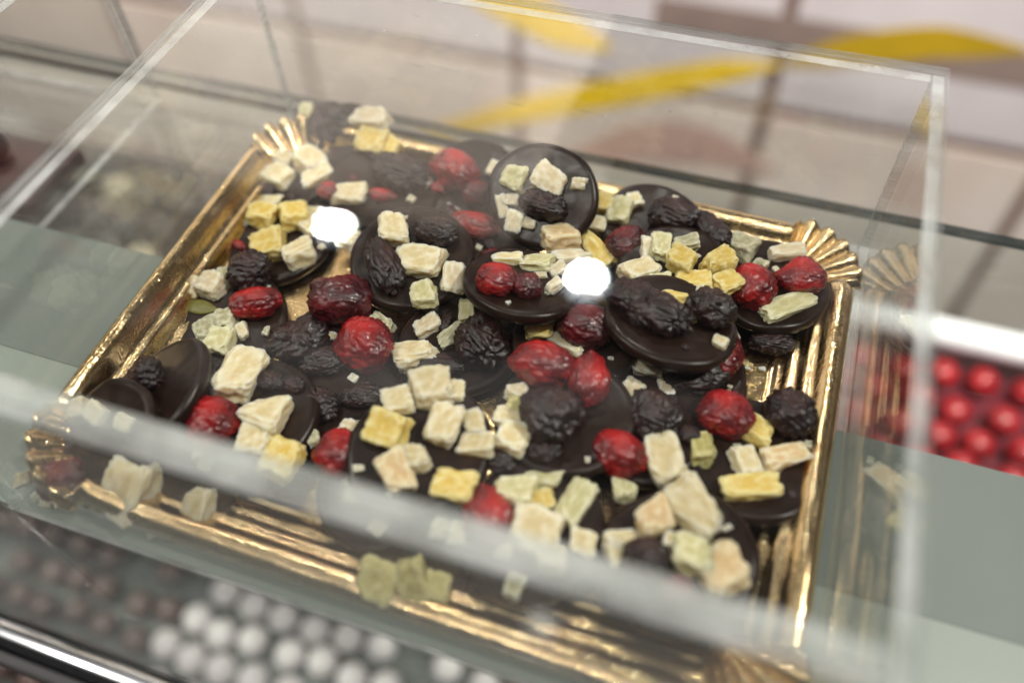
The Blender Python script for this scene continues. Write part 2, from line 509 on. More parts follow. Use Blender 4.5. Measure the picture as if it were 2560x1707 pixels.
# unseen opal sheet added so its reflection washes the lid; an added spot lights it
op = bpy.data.materials.new('opal_acrylic'); op.use_nodes = True; N = op.node_tree.nodes; L = op.node_tree.links; N.clear()
tr = N.new('ShaderNodeBsdfTranslucent'); tr.inputs[0].default_value = (.92, .86, .80, 1)
df = N.new('ShaderNodeBsdfDiffuse'); df.inputs[0].default_value = (.80, .75, .70, 1)
v = coords(N, L); v.node.inputs['Scale'].default_value = (5, 150, 100)
grain = ramp(N, L, tex_noise(N, L, v, 1.0, 5, .6), [(.36, (.62, .50, .42)), (.5, (.90, .83, .76)), (.66, (.95, .90, .86))])
v2 = coords(N, L); v2.node.inputs['Scale'].default_value = (9, 26, 100)
L.new(mixc(N, L, ramp(N, L, tex_noise(N, L, v2, 1.0, 3), [(.56, (0, 0, 0)), (.66, (.55, .55, .55))]), grain, (.50, .56, .58)), tr.inputs[0])
mx = N.new('ShaderNodeMixShader'); mx.inputs[0].default_value = .3; o_ = N.new('ShaderNodeOutputMaterial')
L.new(tr.outputs[0], mx.inputs[1]); L.new(df.outputs[0], mx.inputs[2]); L.new(mx.outputs[0], o_.inputs[0])
f0 = empty('lid_wash_panel', (-60, 28, 25), 'unseen opal sheet added above and behind the boxes to brighten the lid by reflection', 'shelf')
bm = bmesh.new(); bm.faces.new([bm.verts.new(q) for q in ((-62, -13.7, 0), (56.5, -13.7, 0), (56.5, 14, 0), (-62, 14, 0))]); sh = finish('opal_sheet', bm, op, f0, smooth=False)
bm = bmesh.new(); box(bm, -62, 56.5, -14.2, -13.72, -.25, .6, bev=.05); finish('wash_panel_trim', bm, plain('brown_trim', (.12, .075, .055), .5), f0, smooth=False)

bm = bmesh.new(); box(bm, -80, .5, 10.38, 10.62, .01, .25, bev=.02)
tag(finish('dark_strip', bm, plain('dark_strip_mat', (.03, .02, .018), .4), smooth=False), 'thin dark brown strip lying along the glass shelf behind the boxes', 'strip')

# the two downlights mirrored in the lid
def glow(name, col, k):
    em = bpy.data.materials.new(name); em.use_nodes = True; N = em.node_tree.nodes; N.clear()
    e = N.new('ShaderNodeEmission'); e.inputs[0].default_value = (*col, 1); e.inputs[1].default_value = k
    o_ = N.new('ShaderNodeOutputMaterial'); em.node_tree.links.new(e.outputs[0], o_.inputs[0]); return em


lens = glow('lamp_halo_glow', (.45, .70, 1), 2.2)  # glowing ring added for the bluish halo of the mirrored lamps
wh = plain('white_lamp_ring', (.7, .7, .7), .5)
for k, (x, y, rr, em, lab) in enumerate(((-122.1, 159.9, 5.0, glow('cool_lamp_glow', (.66, .83, 1), 4.5), 'round ceiling downlight mirrored at the left of the lid'), (-33, 161.6, 5.6, glow('lamp_glow', (.88, .95, 1), 16), 'round ceiling downlight mirrored in the middle of the lid'))):
    r = empty('downlight', (x, y, 200), lab, 'ceiling lamp', 'downlights in the ceiling')
    bm = bmesh.new(); bmesh.ops.create_circle(bm, cap_ends=True, segments=40, radius=rr); o = finish('lamp_disc', bm, em, r); o.rotation_euler = (math.pi, 0, 0)
    bm = bmesh.new()
    a = [[bm.verts.new((q * math.cos(2 * math.pi * s / 40), q * math.sin(2 * math.pi * s / 40), z)) for s in range(40)] for q, z in ((rr + 1.6, .1), (rr + 1.6, -.5), (rr + 2.6, -.5), (rr + 2.6, 3))]
    for u_, v_ in zip(a, a[1:]):
        for s in range(40): bm.faces.new((u_[s], u_[(s + 1) % 40], v_[(s + 1) % 40], v_[s]))
    finish('lamp_ring', bm, wh, r)
    bm = bmesh.new()
    a = [[bm.verts.new((q * math.cos(2 * math.pi * s / 40), q * math.sin(2 * math.pi * s / 40), z)) for s in range(40)] for q, z in ((rr + .02, .05), (rr + 1.58, .05))]
    for s in range(40): bm.faces.new((a[0][s], a[1][s], a[1][(s + 1) % 40], a[0][(s + 1) % 40]))
    finish('lamp_halo', bm, lens, r)

# ------------------------------------------------------------------ acrylic box
BX0, BX1, BY0, BY1, BH = -11.57, 12.80, -9.50, 9.57, 7.89
LT, WT = .34, .40


def acrylic_box(x0, x1, y0, y1, h, label, cat='display box', lid=True):
    root = empty('acrylic_box', ((x0 + x1) / 2, (y0 + y1) / 2, 0), label, cat, 'clear acrylic boxes on the glass shelf')
    ox, oy = (x0 + x1) / 2, (y0 + y1) / 2
    mats = [M['acrylic'], M['edge']]
    zt = h - LT - .004

    def sheet(name, a, b, c, d, e, f, axis):
        bm = bmesh.new(); box(bm, a - ox, b - ox, c - oy, d - oy, e, f, 1, axis, .025)
        o = finish(name, bm, mats, root, smooth=False)
        return o
    if lid: sheet('lid', x0, x1, y0, y1, h - LT, h, 2)
    sheet('side_wall', x0, x0 + WT, y0, y1, .02, zt, 0)
    sheet('side_wall', x1 - WT, x1, y0, y1, .02, zt, 0)
    sheet('end_wall', x0 + WT + .004, x1 - WT - .004, y0, y0 + WT, .02, zt, 1)
    sheet('end_wall', x0 + WT + .004, x1 - WT - .004, y1 - WT, y1, .02, zt, 1)
    lw, lz = .62, zt - .34                      # strip added under the lid for the wide whitish band that refraction gives
    for nm, q in (('lid_edge_band', (x0 + WT + .01, x1 - WT - .01, y0 + WT + .01, y0 + WT + lw)),):
        bm = bmesh.new(); box(bm, q[0] - ox, q[1] - ox, q[2] - oy, q[3] - oy, lz, zt - .004, bev=.03)
        finish(nm, bm, M['lip'], root, smooth=False)
    return root


acrylic_box(BX0, BX1, BY0, BY1, BH, 'large clear acrylic box with flat lid over the gold tray of chocolates')
acrylic_box(-42.5, -18.17, BY0, BY1, BH, 'clear acrylic box on the left holding a low tray of dark bonbons')

# ------------------------------------------------------------------ gold tray
RIM = [(0, .48), (.02, .66), (.05, .82), (.09, .93), (.13, .985), (.18, 1.0), (.23, .985), (.28, .93), (.33, .82), (.37, .69), (.41, .60), (.45, .575), (.49, .585), (.52, .545), (.56, .42),
       (.60, .31), (.64, .265), (.68, .28), (.72, .26), (.77, .14), (.82, .045), (.87, .02), (.91, .05), (.95, .03), (.98, 0), (1.0, 0)]
ZB = .26                                    # height of the flat gold base
RW = 2.35                                   # width of the pressed rim
CORN = [Vector((-11.1, -9.02)), Vector((12.30, -9.08)), Vector((12.33, 9.05)), Vector((-11.1, 8.35))]


def rim_top(x, y=0):
    k = min(1, max(0, (-4 - y) / 5)); k = k * k * (3 - 2 * k) * min(1, max(0, (x + 11.2) / 5))
    return (1.72 - .047 * x) * (1 - k) + (.95 - .02 * x) * k


def tray_ring():
    """samples round the rim: (outer point, inward direction, flute phase or None)"""
    R = 2.5; out = []
    for k in range(4):
        c = CORN[k]; prev = CORN[k - 1]; nxt = CORN[(k + 1) % 4]
        d0 = (c - prev).normalized(); d1 = (nxt - c).normalized()
        n0 = Vector((-d0.y, d0.x)); n1 = Vector((-d1.y, d1.x))
        fan = c - d0 * R + n0 * R
        m = 98
        for i in range(m + 1):
            t = i / m; a = t * math.pi / 2
            dirv = -(n0 * math.cos(a)) + d0 * math.sin(a)
            out.append((fan, dirv.normalized(), t, R))
        m2 = 70; e = nxt - d1 * R
        s0 = c + d1 * R
        for i in range(1, m2):
            p = s0.lerp(e, i / m2)
            out.append((p, n1, None, 0))
    return out


def build_tray():
    root = empty('gold_tray', (0, 0, .02), 'rectangular gold cardboard tray with fluted shell corners inside the clear box', 'tray')
    bm = bmesh.new(); ring = tray_ring(); grid = []
    for idx, (p, d, t, R) in enumerate(ring):
        col = []
        for v, h in RIM:
            if t is None:
                q = p + d * v * RW; fl = 0
            else:
                win = min(1, min(t, 1 - t) / .06)
                ph = t * 6.0
                rib = abs(math.cos(math.pi * ph))
                bulge = .34 * win * (.6 + .4 * math.sin(math.pi * t)) - .16 * (1 - win) * (1 if min(t, 1 - t) < .05 else 0)
                scal = (.09 * rib - .03) * win
                rad = R - v * RW
                rad += (bulge + scal) * (1 - v) ** 1.2
                q = p + d * max(rad, .15)
                fl = (rib ** .9 - .5) * .32 * win * (1 - v) ** .5 * min(1, v / .10 + .25)
            top = rim_top(q.x, q.y)
            hh = h
            if t is not None:                       # the shells run down smoothly, without the rim's steps
                sm = (1 - v) ** 1.25 if v > .12 else h
                k = min(1, min(t, 1 - t) / .1); hh = h * (1 - k) + sm * k
            z = ZB + (top - ZB) * hh + fl
            z += .025 * nz((q.x, q.y, v * 3), 1.1, 3) * (1 if v < .9 else .2)
            col.append(bm.verts.new((q.x, q.y, z)))
        grid.append(col)
    n = len(grid)
    for i in range(n):
        a, b = grid[i], grid[(i + 1) % n]
        for k in range(len(RIM) - 1): bm.faces.new((a[k], a[k + 1], b[k + 1], b[k]))
    bmesh.ops.recalc_face_normals(bm, faces=bm.faces[:])
    rim = finish('pressed_rim', bm, M['gold'], root)
    bm = bmesh.new(); nx, ny = 90, 70; vs = []
    for i in range(nx + 1):
        for j in range(ny + 1):
            x = -9.4 + 19.9 * i / nx; y = -7.2 + 13.9 * j / ny
            vs.append(bm.verts.new((x, y, ZB - .008 + .03 * nz((x, y, 0), .25, 5) * 0 + .006 * nz((x, y, 0), .7, 8))))
    for i in range(nx):
        for j in range(ny):
            a = i * (ny + 1) + j
            bm.faces.new((vs[a], vs[a + ny + 1], vs[a + ny + 2], vs[a + 1]))
    base = finish('flat_base', bm, M['gold'], root)
    for o in (rim, base):
        o.location = (0, 0, -.02 * U)
        sm = o.modifiers.new('thickness', 'SOLIDIFY'); sm.thickness = .05 * U; sm.offset = -1


build_tray()

# ------------------------------------------------------------------ chocolate discs
TILE = {'A': (400, 230, 600 / 1568), 'B': (900, 330, 600 / 1568), 'C': (1400, 400, 700 / 1568), 'D': (0, 800, 700 / 1568),
        'E': (400, 620, 600 / 1568), 'F': (850, 750, 700 / 1568), 'G': (1400, 850, 750 / 1568), 'H': (1000, 1050, 700 / 1671)}
PART = {'c': 'candied_fruit', 'y': 'candied_fruit', 'g': 'candied_fruit', 'w': 'candied_fruit', 'p': 'candied_fruit', 't': 'candied_fruit',
        'o': 'candied_fruit', 'cran': 'cranberry', 'crand': 'cranberry', 'rais': 'raisin', 'seed': 'pumpkin_seed'}
PLABEL = {'c': 'cream candied fruit piece', 'y': 'yellow candied fruit piece', 'g': 'pale green candied fruit piece',
          'w': 'white candied fruit piece', 'p': 'peach tinted candied fruit piece', 't': 'glassy grey candied fruit piece',
          'o': 'olive candied fruit piece', 'cran': 'bright red dried cranberry', 'crand': 'dark red dried cranberry', 'rais': 'wrinkled black raisin'}
# tile, u, v of the disc centre, height, tilt x, tilt y, radius, label, toppings (kind, u, v, long, short, angle[, tile])
DISCS = [
 ('A', 1150, 330, 1.5, -.1, -.35, 2.0, 'dark chocolate disc at the far rim with one raisin and large pale yellow fruit', [
   ('rais', 1105, 200, 230, 230, 0), ('g', 950, 170, 90, 190, 0), ('w', 1380, 190, 300, 170, 10), ('y', 1390, 330, 230, 190, 10), ('y', 1520, 350, 110, 170, 10)]),
 ('A', 800, 540, 1.1, -.05, -.05, 2.05, 'dark chocolate disc near the far left tray corner with four cream fruit pieces', [
   ('c', 680, 405, 180, 135, 10), ('c', 810, 420, 170, 120, 25), ('c', 760, 545, 220, 175, 15), ('c', 985, 455, 220, 180, -40), ('c', 1025, 550, 240, 130, -25)]),
 ('B', 150, 340, 1.5, .05, -.1, 2.2, 'dark chocolate disc with one square cream cube between red cranberry bits', [
   ('c', 1250, 655, 215, 185, 5, 'A'), ('cran', 1100, 645, 150, 120, 10, 'A'), ('cran', 1450, 672, 200, 85, 8, 'A'), ('rais', 260, 270, 340, 220, 20), ('crand', 1265, 570, 70, 60, 0, 'A')]),
 ('B', 700, 330, 1.5, 0, -.3, 2.0, 'dark chocolate disc carrying a big cranberry behind the disc that stands up', [
   ('cran', 620, 250, 330, 260, 35), ('crand', 770, 400, 210, 180, 20), ('w', 875, 245, 90, 110, 20), ('cran', 520, 360, 130, 100, 0)]),
 ('B', 750, 690, 1.1, 0, 0, 2.0, 'half hidden dark chocolate disc with one long pale red cranberry', [
   ('cran', 755, 610, 330, 180, 10), ('w', 590, 510, 110, 75, 30), ('c', 680, 830, 75, 170, 0), ('crand', 860, 800, 160, 80, 0), ('crand', 1150, 750, 110, 90, 0)]),
 ('B', 1190, 412, 2.7, .08, -.68, 1.98, 'dark chocolate disc standing up at the back with white fruit crumbs and a raisin', [
   ('g', 1010, 300, 180, 165, 20), ('w', 1235, 310, 260, 190, 35), ('w', 1428, 332, 115, 100, 10), ('w', 1103, 386, 110, 40, -20),
   ('w', 925, 485, 80, 150, -15), ('w', 985, 445, 100, 85, 10), ('rais', 1200, 480, 280, 165, 15), ('w', 1005, 580, 110, 140, 15), ('w', 1090, 595, 110, 80, 20)]),
 ('C', 520, 370, 1.5, .02, -.1, 2.05, 'dark chocolate disc at the far rim with two black raisins and a dark cranberry', [
   ('rais', 640, 315, 250, 190, 20), ('rais', 850, 395, 230, 150, 50), ('crand', 365, 465, 230, 200, -20), ('y', 188, 240, 200, 140, 5), ('g', 335, 292, 150, 190, 10),
   ('c', 205, 355, 120, 85, 10), ('y', 215, 500, 235, 120, 55)]),
 ('A', 780, 940, .9, .02, -.05, 2.1, 'dark chocolate disc by the left rim with bright yellow fruit cubes', [
   ('w', 560, 790, 110, 210, 15), ('y', 672, 805, 205, 165, 10), ('y', 865, 815, 200, 225, -15), ('c', 735, 695, 160, 95, 15), ('y', 712, 1005, 225, 230, -10),
   ('c', 905, 1040, 205, 190, -15), ('c', 985, 885, 150, 130, 30), ('c', 1000, 790, 110, 100, 0), ('cran', 515, 1000, 140, 55, 30), ('c', 1230, 950, 150, 130, 20), ('c', 1300, 1000, 100, 160, 10)]),
 ('B', 340, 810, 1.9, .12, -.22, 2.15, 'dark chocolate disc with a five sided cream chunk and a long raisin along its edge', [
   ('c', 215, 635, 205, 215, -5), ('rais', 490, 645, 240, 190, 10), ('rais', 155, 870, 380, 200, 65), ('c', 400, 845, 320, 235, 10), ('w', 605, 950, 170, 185, 5), ('g', 415, 1065, 180, 185, -10)]),
 ('B', 1055, 965, 2.5, .0, .27, 1.98, 'raised dark chocolate disc with a shiny cranberry under a square beige cube', [
   ('cran', 900, 965, 290, 225, 8), ('crand', 1090, 1005, 200, 190, 20), ('c', 970, 830, 215, 95, 5), ('g', 1160, 852, 205, 150, 10), ('p', 1295, 695, 255, 210, -10),
   ('w', 1370, 812, 250, 95, -10), ('w', 1300, 900, 125, 105, -20), ('w', 1265, 1000, 150, 100, -20), ('c', 1270, 565, 190, 75, -15), ('w', 1180, 935, 90, 50, 0)]),
 ('C', 1180, 680, 1.1, .0, .03, 2.12, 'dark chocolate disc at the far right corner with two cranberries and a white bar', [
   ('t', 1020, 488, 165, 165, 20), ('w', 1252, 512, 250, 95, -5), ('cran', 1075, 712, 250, 285, -10), ('cran', 1350, 655, 275, 215, -10), ('g', 1275, 822, 400, 130, -25)]),
 ('C', 640, 600, 1.9, 0, -.05, 2.0, 'dark chocolate disc covered with sugary yellow cubes beside the cranberry disc', [
   ('y', 680, 562, 180, 160, 20), ('y', 745, 680, 215, 150, 3), ('y', 865, 560, 200, 190, -15), ('y', 925, 690, 190, 140, -30), ('g', 570, 485, 130, 190, 5), ('t', 710, 452, 160, 110, 0),
   ('w', 493, 490, 85, 140, 5), ('c', 445, 620, 220, 150, -25), ('g', 560, 688, 175, 130, -10)]),
 ('C', 625, 880, 2.5, .05, .14, 2.1, 'tilted dark chocolate disc with two big raisins and a yellow bow shaped strip', [
   ('rais', 410, 770, 260, 190, 20), ('rais', 560, 860, 330, 220, 25), ('rais', 850, 835, 250, 225, 10), ('y', 650, 770, 170, 100, 10), ('y', 715, 850, 110, 150, -20)]),
 ('E', 460, 440, .8, .04, -.12, 2.02, 'dark chocolate disc against the left rim with a green pumpkin seed and one cranberry', [
   ('p', 190, 250, 200, 150, 20), ('w', 335, 240, 205, 180, 20), ('rais', 585, 150, 245, 250, 0), ('cran', 630, 362, 325, 215, -12), ('seed', 265, 387, 230, 110, 8),
   ('t', 320, 525, 180, 180, -20), ('t', 430, 465, 150, 165, 0), ('g', 395, 610, 200, 180, 10), ('w', 265, 640, 65, 40, 0), ('t', 425, 165, 110, 85, 0), ('w', 115, 430, 28, 40, 30)]),
 ('E', 1170, 660, .8, .02, -.05, 2.1, 'dark chocolate disc with two large red cranberries and two raisins', [
   ('crand', 1180, 335, 420, 350, 5), ('cran', 1335, 635, 385, 350, 10), ('rais', 920, 605, 330, 270, -15), ('rais', 1060, 740, 270, 190, -10), ('t', 1450, 495, 185, 190, 10), ('rais', 965, 480, 120, 80, 0)]),
 ('B', 650, 1370, .9, .02, -.08, 2.1, 'dark chocolate disc in the middle with a huge raisin and broken white fruit', [
   ('w', 440, 1260, 210, 130, -30), ('rais', 570, 1250, 80, 150, 10), ('g', 700, 1170, 115, 205, -5), ('c', 365, 1430, 275, 220, -12), ('t', 600, 1340, 200, 125, -25),
   ('rais', 810, 1380, 330, 310, 60), ('rais', 560, 360, 270, 110, 5, 'F'), ('rais', 440, 1150, 130, 60, 10)]),
 ('F', 1300, 230, 1.5, .0, -.05, 2.0, 'dark chocolate disc with a purple red cranberry below the raised disc', [
   ('crand', 1375, 150, 310, 270, 10), ('y', 1115, 160, 175, 135, -5), ('c', 1275, 245, 240, 90, 32), ('g', 1180, 70, 120, 90, -20)]),
 ('C', 720, 1200, .9, .0, -.05, 2.0, 'dark chocolate disc below the tilted one with a raisin and red cranberry', [
   ('w', 510, 1140, 175, 160, 15), ('w', 590, 1250, 85, 165, -8), ('rais', 775, 1220, 310, 170, -3), ('cran', 930, 1090, 190, 280, 10), ('g', 410, 1040, 100, 85, 10), ('w', 975, 970, 45, 90, -20)]),
 ('E', 1200, 1080, .7, .0, -.05, 2.05, 'dark chocolate disc low between the others with dusty raisins', [
   ('rais', 1010, 1010, 280, 220, 20), ('rais', 1330, 970, 270, 150, -5)]),
 ('F', 1260, 640, 1.8, .0, -.08, 2.1, 'dark chocolate disc with two cranberries at its top edge over one long raisin', [
   ('cran', 1130, 360, 360, 265, 12), ('cran', 1400, 440, 305, 215, 95), ('rais', 1190, 640, 290, 320, 40), ('w', 985, 505, 145, 110, 10), ('o', 1020, 580, 165, 110, 15),
   ('c', 930, 650, 160, 130, 10), ('c', 965, 770, 230, 200, 10), ('w', 1070, 680, 90, 130, 0)]),
 ('G', 420, 480, 1.15, .0, -.05, 1.8, 'dark chocolate disc with a knobbly white strip a raisin and a split cranberry', [
   ('rais', 490, 400, 250, 250, 30), ('cran', 310, 600, 285, 240, 15), ('c', 545, 620, 310, 200, 65), ('w', 370, 260, 150, 120, -50), ('w', 315, 360, 100, 130, 10), ('g', 345, 770, 150, 130, 0)]),
 ('G', 1015, 610, .95, .0, .05, 2.12, 'dark chocolate disc against the right rim with yellow fruit one cranberry and a raisin', [
   ('cran', 870, 390, 290, 240, 15), ('rais', 1200, 390, 240, 220, 20), ('y', 1005, 455, 240, 150, 25), ('o', 730, 560, 140, 195, 0), ('p', 1180, 595, 290, 150, -20),
   ('c', 970, 625, 150, 150, -10), ('y', 1010, 765, 310, 150, -5)]),
 ('F', 440, 820, 2.0, .05, -.15, 2.2, 'large dark chocolate disc at the front covered with square cream cubes', [
   ('c', 330, 565, 190, 165, -10), ('c', 500, 490, 230, 210, -15), ('c', 640, 500, 110, 130, 0), ('y', 265, 720, 250, 215, 20), ('c', 575, 700, 215, 230, 15),
   ('c', 405, 870, 190, 180, -15), ('p', 315, 965, 190, 240, -25), ('y', 635, 1040, 260, 180, 15), ('c', 760, 690, 120, 150, -10), ('c', 770, 800, 200, 150, 10)]),
 ('E', 560, 1090, 1.4, .05, -.12, 2.2, 'dark chocolate disc at the front left with one big cranberry and cream chunks', [
   ('c', 520, 810, 290, 390, 10), ('c', 705, 1070, 290, 270, 20), ('c', 630, 1260, 250, 230, 10), ('y', 805, 1370, 250, 300, 20), ('cran', 340, 1140, 350, 340, 10),
   ('rais', 310, 850, 210, 200, -30), ('rais', 730, 870, 180, 120, 20)]),
 ('F', 190, 1080, .95, .0, -.05, 1.8, 'dark chocolate disc behind the front wall with a pinkish cranberry and olive bits', [
   ('cran', 1170, 1340, 310, 350, 10, 'E'), ('w', 1240, 1180, 160, 140, 20, 'E'), ('t', 1000, 1225, 80, 130, -10, 'E'), ('g', 110, 970, 150, 170, 15), ('o', 110, 1095, 190, 110, 10),
   ('o', 265, 1145, 110, 110, 20), ('o', 425, 1215, 150, 80, 10)]),
 ('H', 790, 640, 1.3, .0, -.05, 2.15, 'dark chocolate disc near the front with a dull cranberry and pale green fruit', [
   ('g', 705, 400, 260, 200, 20), ('g', 865, 335, 240, 120, 10), ('y', 840, 475, 180, 130, -10), ('g', 1050, 490, 300, 200, -55), ('c', 810, 660, 320, 290, 20), ('c', 1095, 730, 180, 150, 10),
   ('w', 905, 830, 200, 180, 5), ('cran', 525, 565, 350, 280, 80), ('rais', 550, 230, 230, 150, 10), ('w', 620, 760, 110, 130, 20), ('w', 230, 650, 120, 130, 10), ('w', 355, 680, 120, 150, 15)]),
 ('G', 620, 1140, 1.5, .0, -.05, 2.2, 'dark chocolate disc at the front right with a peach chunk and a big cream block', [
   ('c', 710, 875, 310, 240, 45), ('p', 470, 920, 210, 200, -15), ('c', 320, 1050, 220, 110, -12), ('c', 290, 1130, 100, 160, -10), ('rais', 450, 1160, 240, 230, 10), ('crand', 610, 1330, 260, 200, 20), ('g', 690, 1125, 220, 190, 15), ('p', 845, 1205, 240, 235, -25)]),
 ('D', 880, 400, 1.9, -.55, -.15, 2.0, 'plain dark chocolate disc leaning in the front left tray corner with one sunken raisin', [
   ('rais', 815, 315, 220, 190, -10), ('w', 870, 508, 40, 35, 20)]),
 ('D', 600, 650, 1.8, -.25, -.5, 1.8, 'dark chocolate disc leaning towards the front left corner with small orange and cream bits', [
   ('p', 440, 490, 120, 110, -20), ('c', 540, 520, 150, 110, 35), ('c', 690, 575, 120, 110, 20)]),
 ('W', -6.1, -7.45, .8, 0, -.5, 1.65, 'dark chocolate disc propped behind the front wall with two big cream wedges', [
   ('c', 730, 950, 270, 330, 20, 'D'), ('c', 1110, 1060, 180, 230, 10, 'D')]),
 ('W', -9.0, -7.4, .95, .1, -.5, 1.6, 'dark chocolate disc in the front left corner with a dark cranberry and cream crumbs', [
   ('crand', 360, 900, 280, 260, 20, 'D'), ('w', 130, 890, 120, 80, -15, 'D'), ('w', 205, 985, 60, 40, -40, 'D'), ('w', 270, 1020, 85, 75, 10, 'D')]),
 ('W', 1.5, -7.5, .75, .0, -.5, 1.6, 'dark chocolate disc leaning on the front rim with two olive fruit pieces', [
   ('o', -130, 960, 250, 260, 10, 'H'), ('o', 70, 960, 220, 270, -10, 'H'), ('o', 220, 990, 180, 180, 10, 'H')]),
]


def build_disc(i, rec):
    tile, u, v, z, tx, ty, r, label, tops = rec
    n = Vector((tx, ty, 1)).normalized()
    if tile == 'W': c = Vector((u, v, z)); ox = oy = s = 0
    else:
        ox, oy, s = TILE[tile]; c = at(ox + u * s, oy + v * s, z)
    root = empty('chocolate_disc', c, label, 'chocolate', 'chocolate discs on the gold tray')
    base = finish('chocolate_base', disc_mesh(r, .46, i * 1.7), M['choc'], root)
    base.rotation_euler = n.to_track_quat('Z', 'Y').to_euler()
    for k, t in enumerate(tops):
        kind, tu, tv, a, b, ang = t[:6]
        qx, qy, qs = TILE[t[6]] if len(t) > 6 else (ox, oy, s)
        px, py = qx + tu * qs, qy + tv * qs
        rnd = random.Random(i * 100 + k)
        _, d = hit(px, py, c, n)
        la, lb = a * qs * d / CAM_F, b * qs * d / CAM_F
        if kind == 'seed': hgt = .22
        elif kind in BERRY: hgt = min(la, lb) * .80
        else: hgt = max(min(la, lb) * rnd.uniform(.5, .72), .16)
        lift = hgt * (.5 if tile == 'W' else .32)
        p, d = hit(px, py, c + n * lift, n)
        q = hit(px + math.cos(math.radians(ang)) * 10, py + math.sin(math.radians(ang)) * 10, c + n * lift, n)[0]
        X = (q - p).normalized(); Y = n.cross(X).normalized(); R = Matrix((X, Y, n)).transposed()
        if kind in BERRY:
            me = BERRY[kind][BERRY_N[kind] % len(BERRY[kind])]; BERRY_N[kind] += 1
            o = bpy.data.objects.new(PART[kind], me); COL.objects.link(o); o.parent = root
        elif kind == 'seed':
            o = finish(PART[kind], seed_mesh(), M[kind], root)
        else:
            st = 'shard' if rnd.random() < .28 else 'cube'
            o = finish(PART[kind], chunk_mesh(i * 100 + k, st), M[kind], root)
        o.location = (p - c) * U
        if kind in BERRY:
            tw = Matrix.Rotation(rnd.uniform(-.3, .3), 3, 'X')
            R = R @ tw; kk = 1.08 if kind == 'rais' else .98; o.scale = (la * kk, lb * kk, hgt * 1.08)
        elif kind == 'seed': o.scale = (la, lb, hgt)
        else:
            R = R @ Matrix.Rotation(rnd.uniform(-.22, .22), 3, 'X') @ Matrix.Rotation(rnd.uniform(-.22, .22), 3, 'Y')
            o.scale = (la * .95, lb * 1.0, hgt)
        o.rotation_euler = R.to_euler()
        o['label'] = PLABEL.get(kind, 'green pumpkin seed')
    if i in PLAIN_DISCS: return root
    # small crumbs and slivers in the gaps
    rnd = random.Random(5000 + i); used = [(o.location / U, max(o.scale) * .5) for o in root.children if o is not base]
    B = n.to_track_quat('Z', 'Y').to_matrix()
    for k in range(60):
        if len(used) > len(tops) + 2: break
        a, q = rnd.uniform(0, 6.28), r * math.sqrt(rnd.uniform(0, .72)); sz = rnd.choice((.16, .22, .3, .42, .55))
        p = B @ Vector((q * math.cos(a), q * math.sin(a), sz * .22))
        if any((p - l).length < (s_ + sz * .45) * .92 for l, s_ in used): continue
        kind = rnd.choice(('c', 'c', 'w', 'rais', 'rais', 't'))
        if kind == 'rais':
            sz *= 1.3; o = bpy.data.objects.new('raisin', BERRY['rais'][k % 7]); COL.objects.link(o); o.parent = root; o.scale = (sz * 1.3, sz, sz * .7)
        else:
            o = finish('candied_fruit', chunk_mesh(7000 + i * 60 + k, rnd.choice(('cube', 'shard')), 7), M[kind], root); o.scale = (sz * 1.2, sz, sz * .6)
        o.location = p * U; o.rotation_euler = (B @ Matrix.Rotation(rnd.uniform(0, 6.28), 3, 'Z')).to_euler(); o['label'] = 'small ' + PLABEL[kind]
        used.append((p, sz * .5))
    return root


PLAIN_DISCS = {i for i, q in enumerate(DISCS) if 'leaning' in q[7] or 'standing' in q[7]}
for i, rec in enumerate(DISCS): build_disc(i, rec)

# loose pieces lying on the tray itself
lr = bpy.data.objects.new('raisin', BERRY['rais'][2]); COL.objects.link(lr)
lr.location = at(1400 + 1190 * .4464, 400 + 1025 * .4464, .6) * U; lr.scale = (1.5, .8, .65); lr.rotation_euler = (0.1, 0, .35)
tag(lr, 'loose wrinkled raisin lying on bare gold below the far right chocolate disc', 'raisin')
for k, (u, v, sz, lab) in enumerate(((1130, 1168, .19, 'tiny cream fruit crumb alone on the bare gold right of the tilted disc'),
                                     (1052, 1165, .16, 'tiny white fruit crumb touching the edge of the low chocolate disc'))):
    o = finish('fruit_crumb', chunk_mesh(900 + k, 'shard', 5), M['w']); o.scale = (sz * 1.4, sz, sz * .7)
    o.location = at(1400 + u * .4464, 400 + v * .4464, .33) * U
    tag(o, lab, 'crumb', 'fruit crumbs on the tray')

# ------------------------------------------------------------------ sweets round about
def ball_mesh(name, r, m, seed, sq=.9):
    bm = bmesh.new(); bmesh.ops.create_icosphere(bm, subdivisions=3, radius=r)
    for v in bm.verts:
        p = v.co.normalized(); v.co *= 1 + .05 * nz(p, 1.6, seed); v.co.z *= sq
    return mesh_of(bm, name, [m])


def copies(me, name, pts, label, cat, group):
    for p in pts:
        o = bpy.data.objects.new(name, random.choice(me) if isinstance(me, list) else me); COL.objects.link(o); o.location = Vector(p) * U
        o.rotation_euler = (0, 0, random.uniform(0, 6)); tag(o, label, cat, group)


def tray_under(name, x0, x1, y0, y1, z, m, label):
    bm = bmesh.new(); box(bm, x0, x1, y0, y1, z - .4, z); 
    return tag(finish(name, bm, m, smooth=False), label, 'tray', 'trays below the glass shelf')


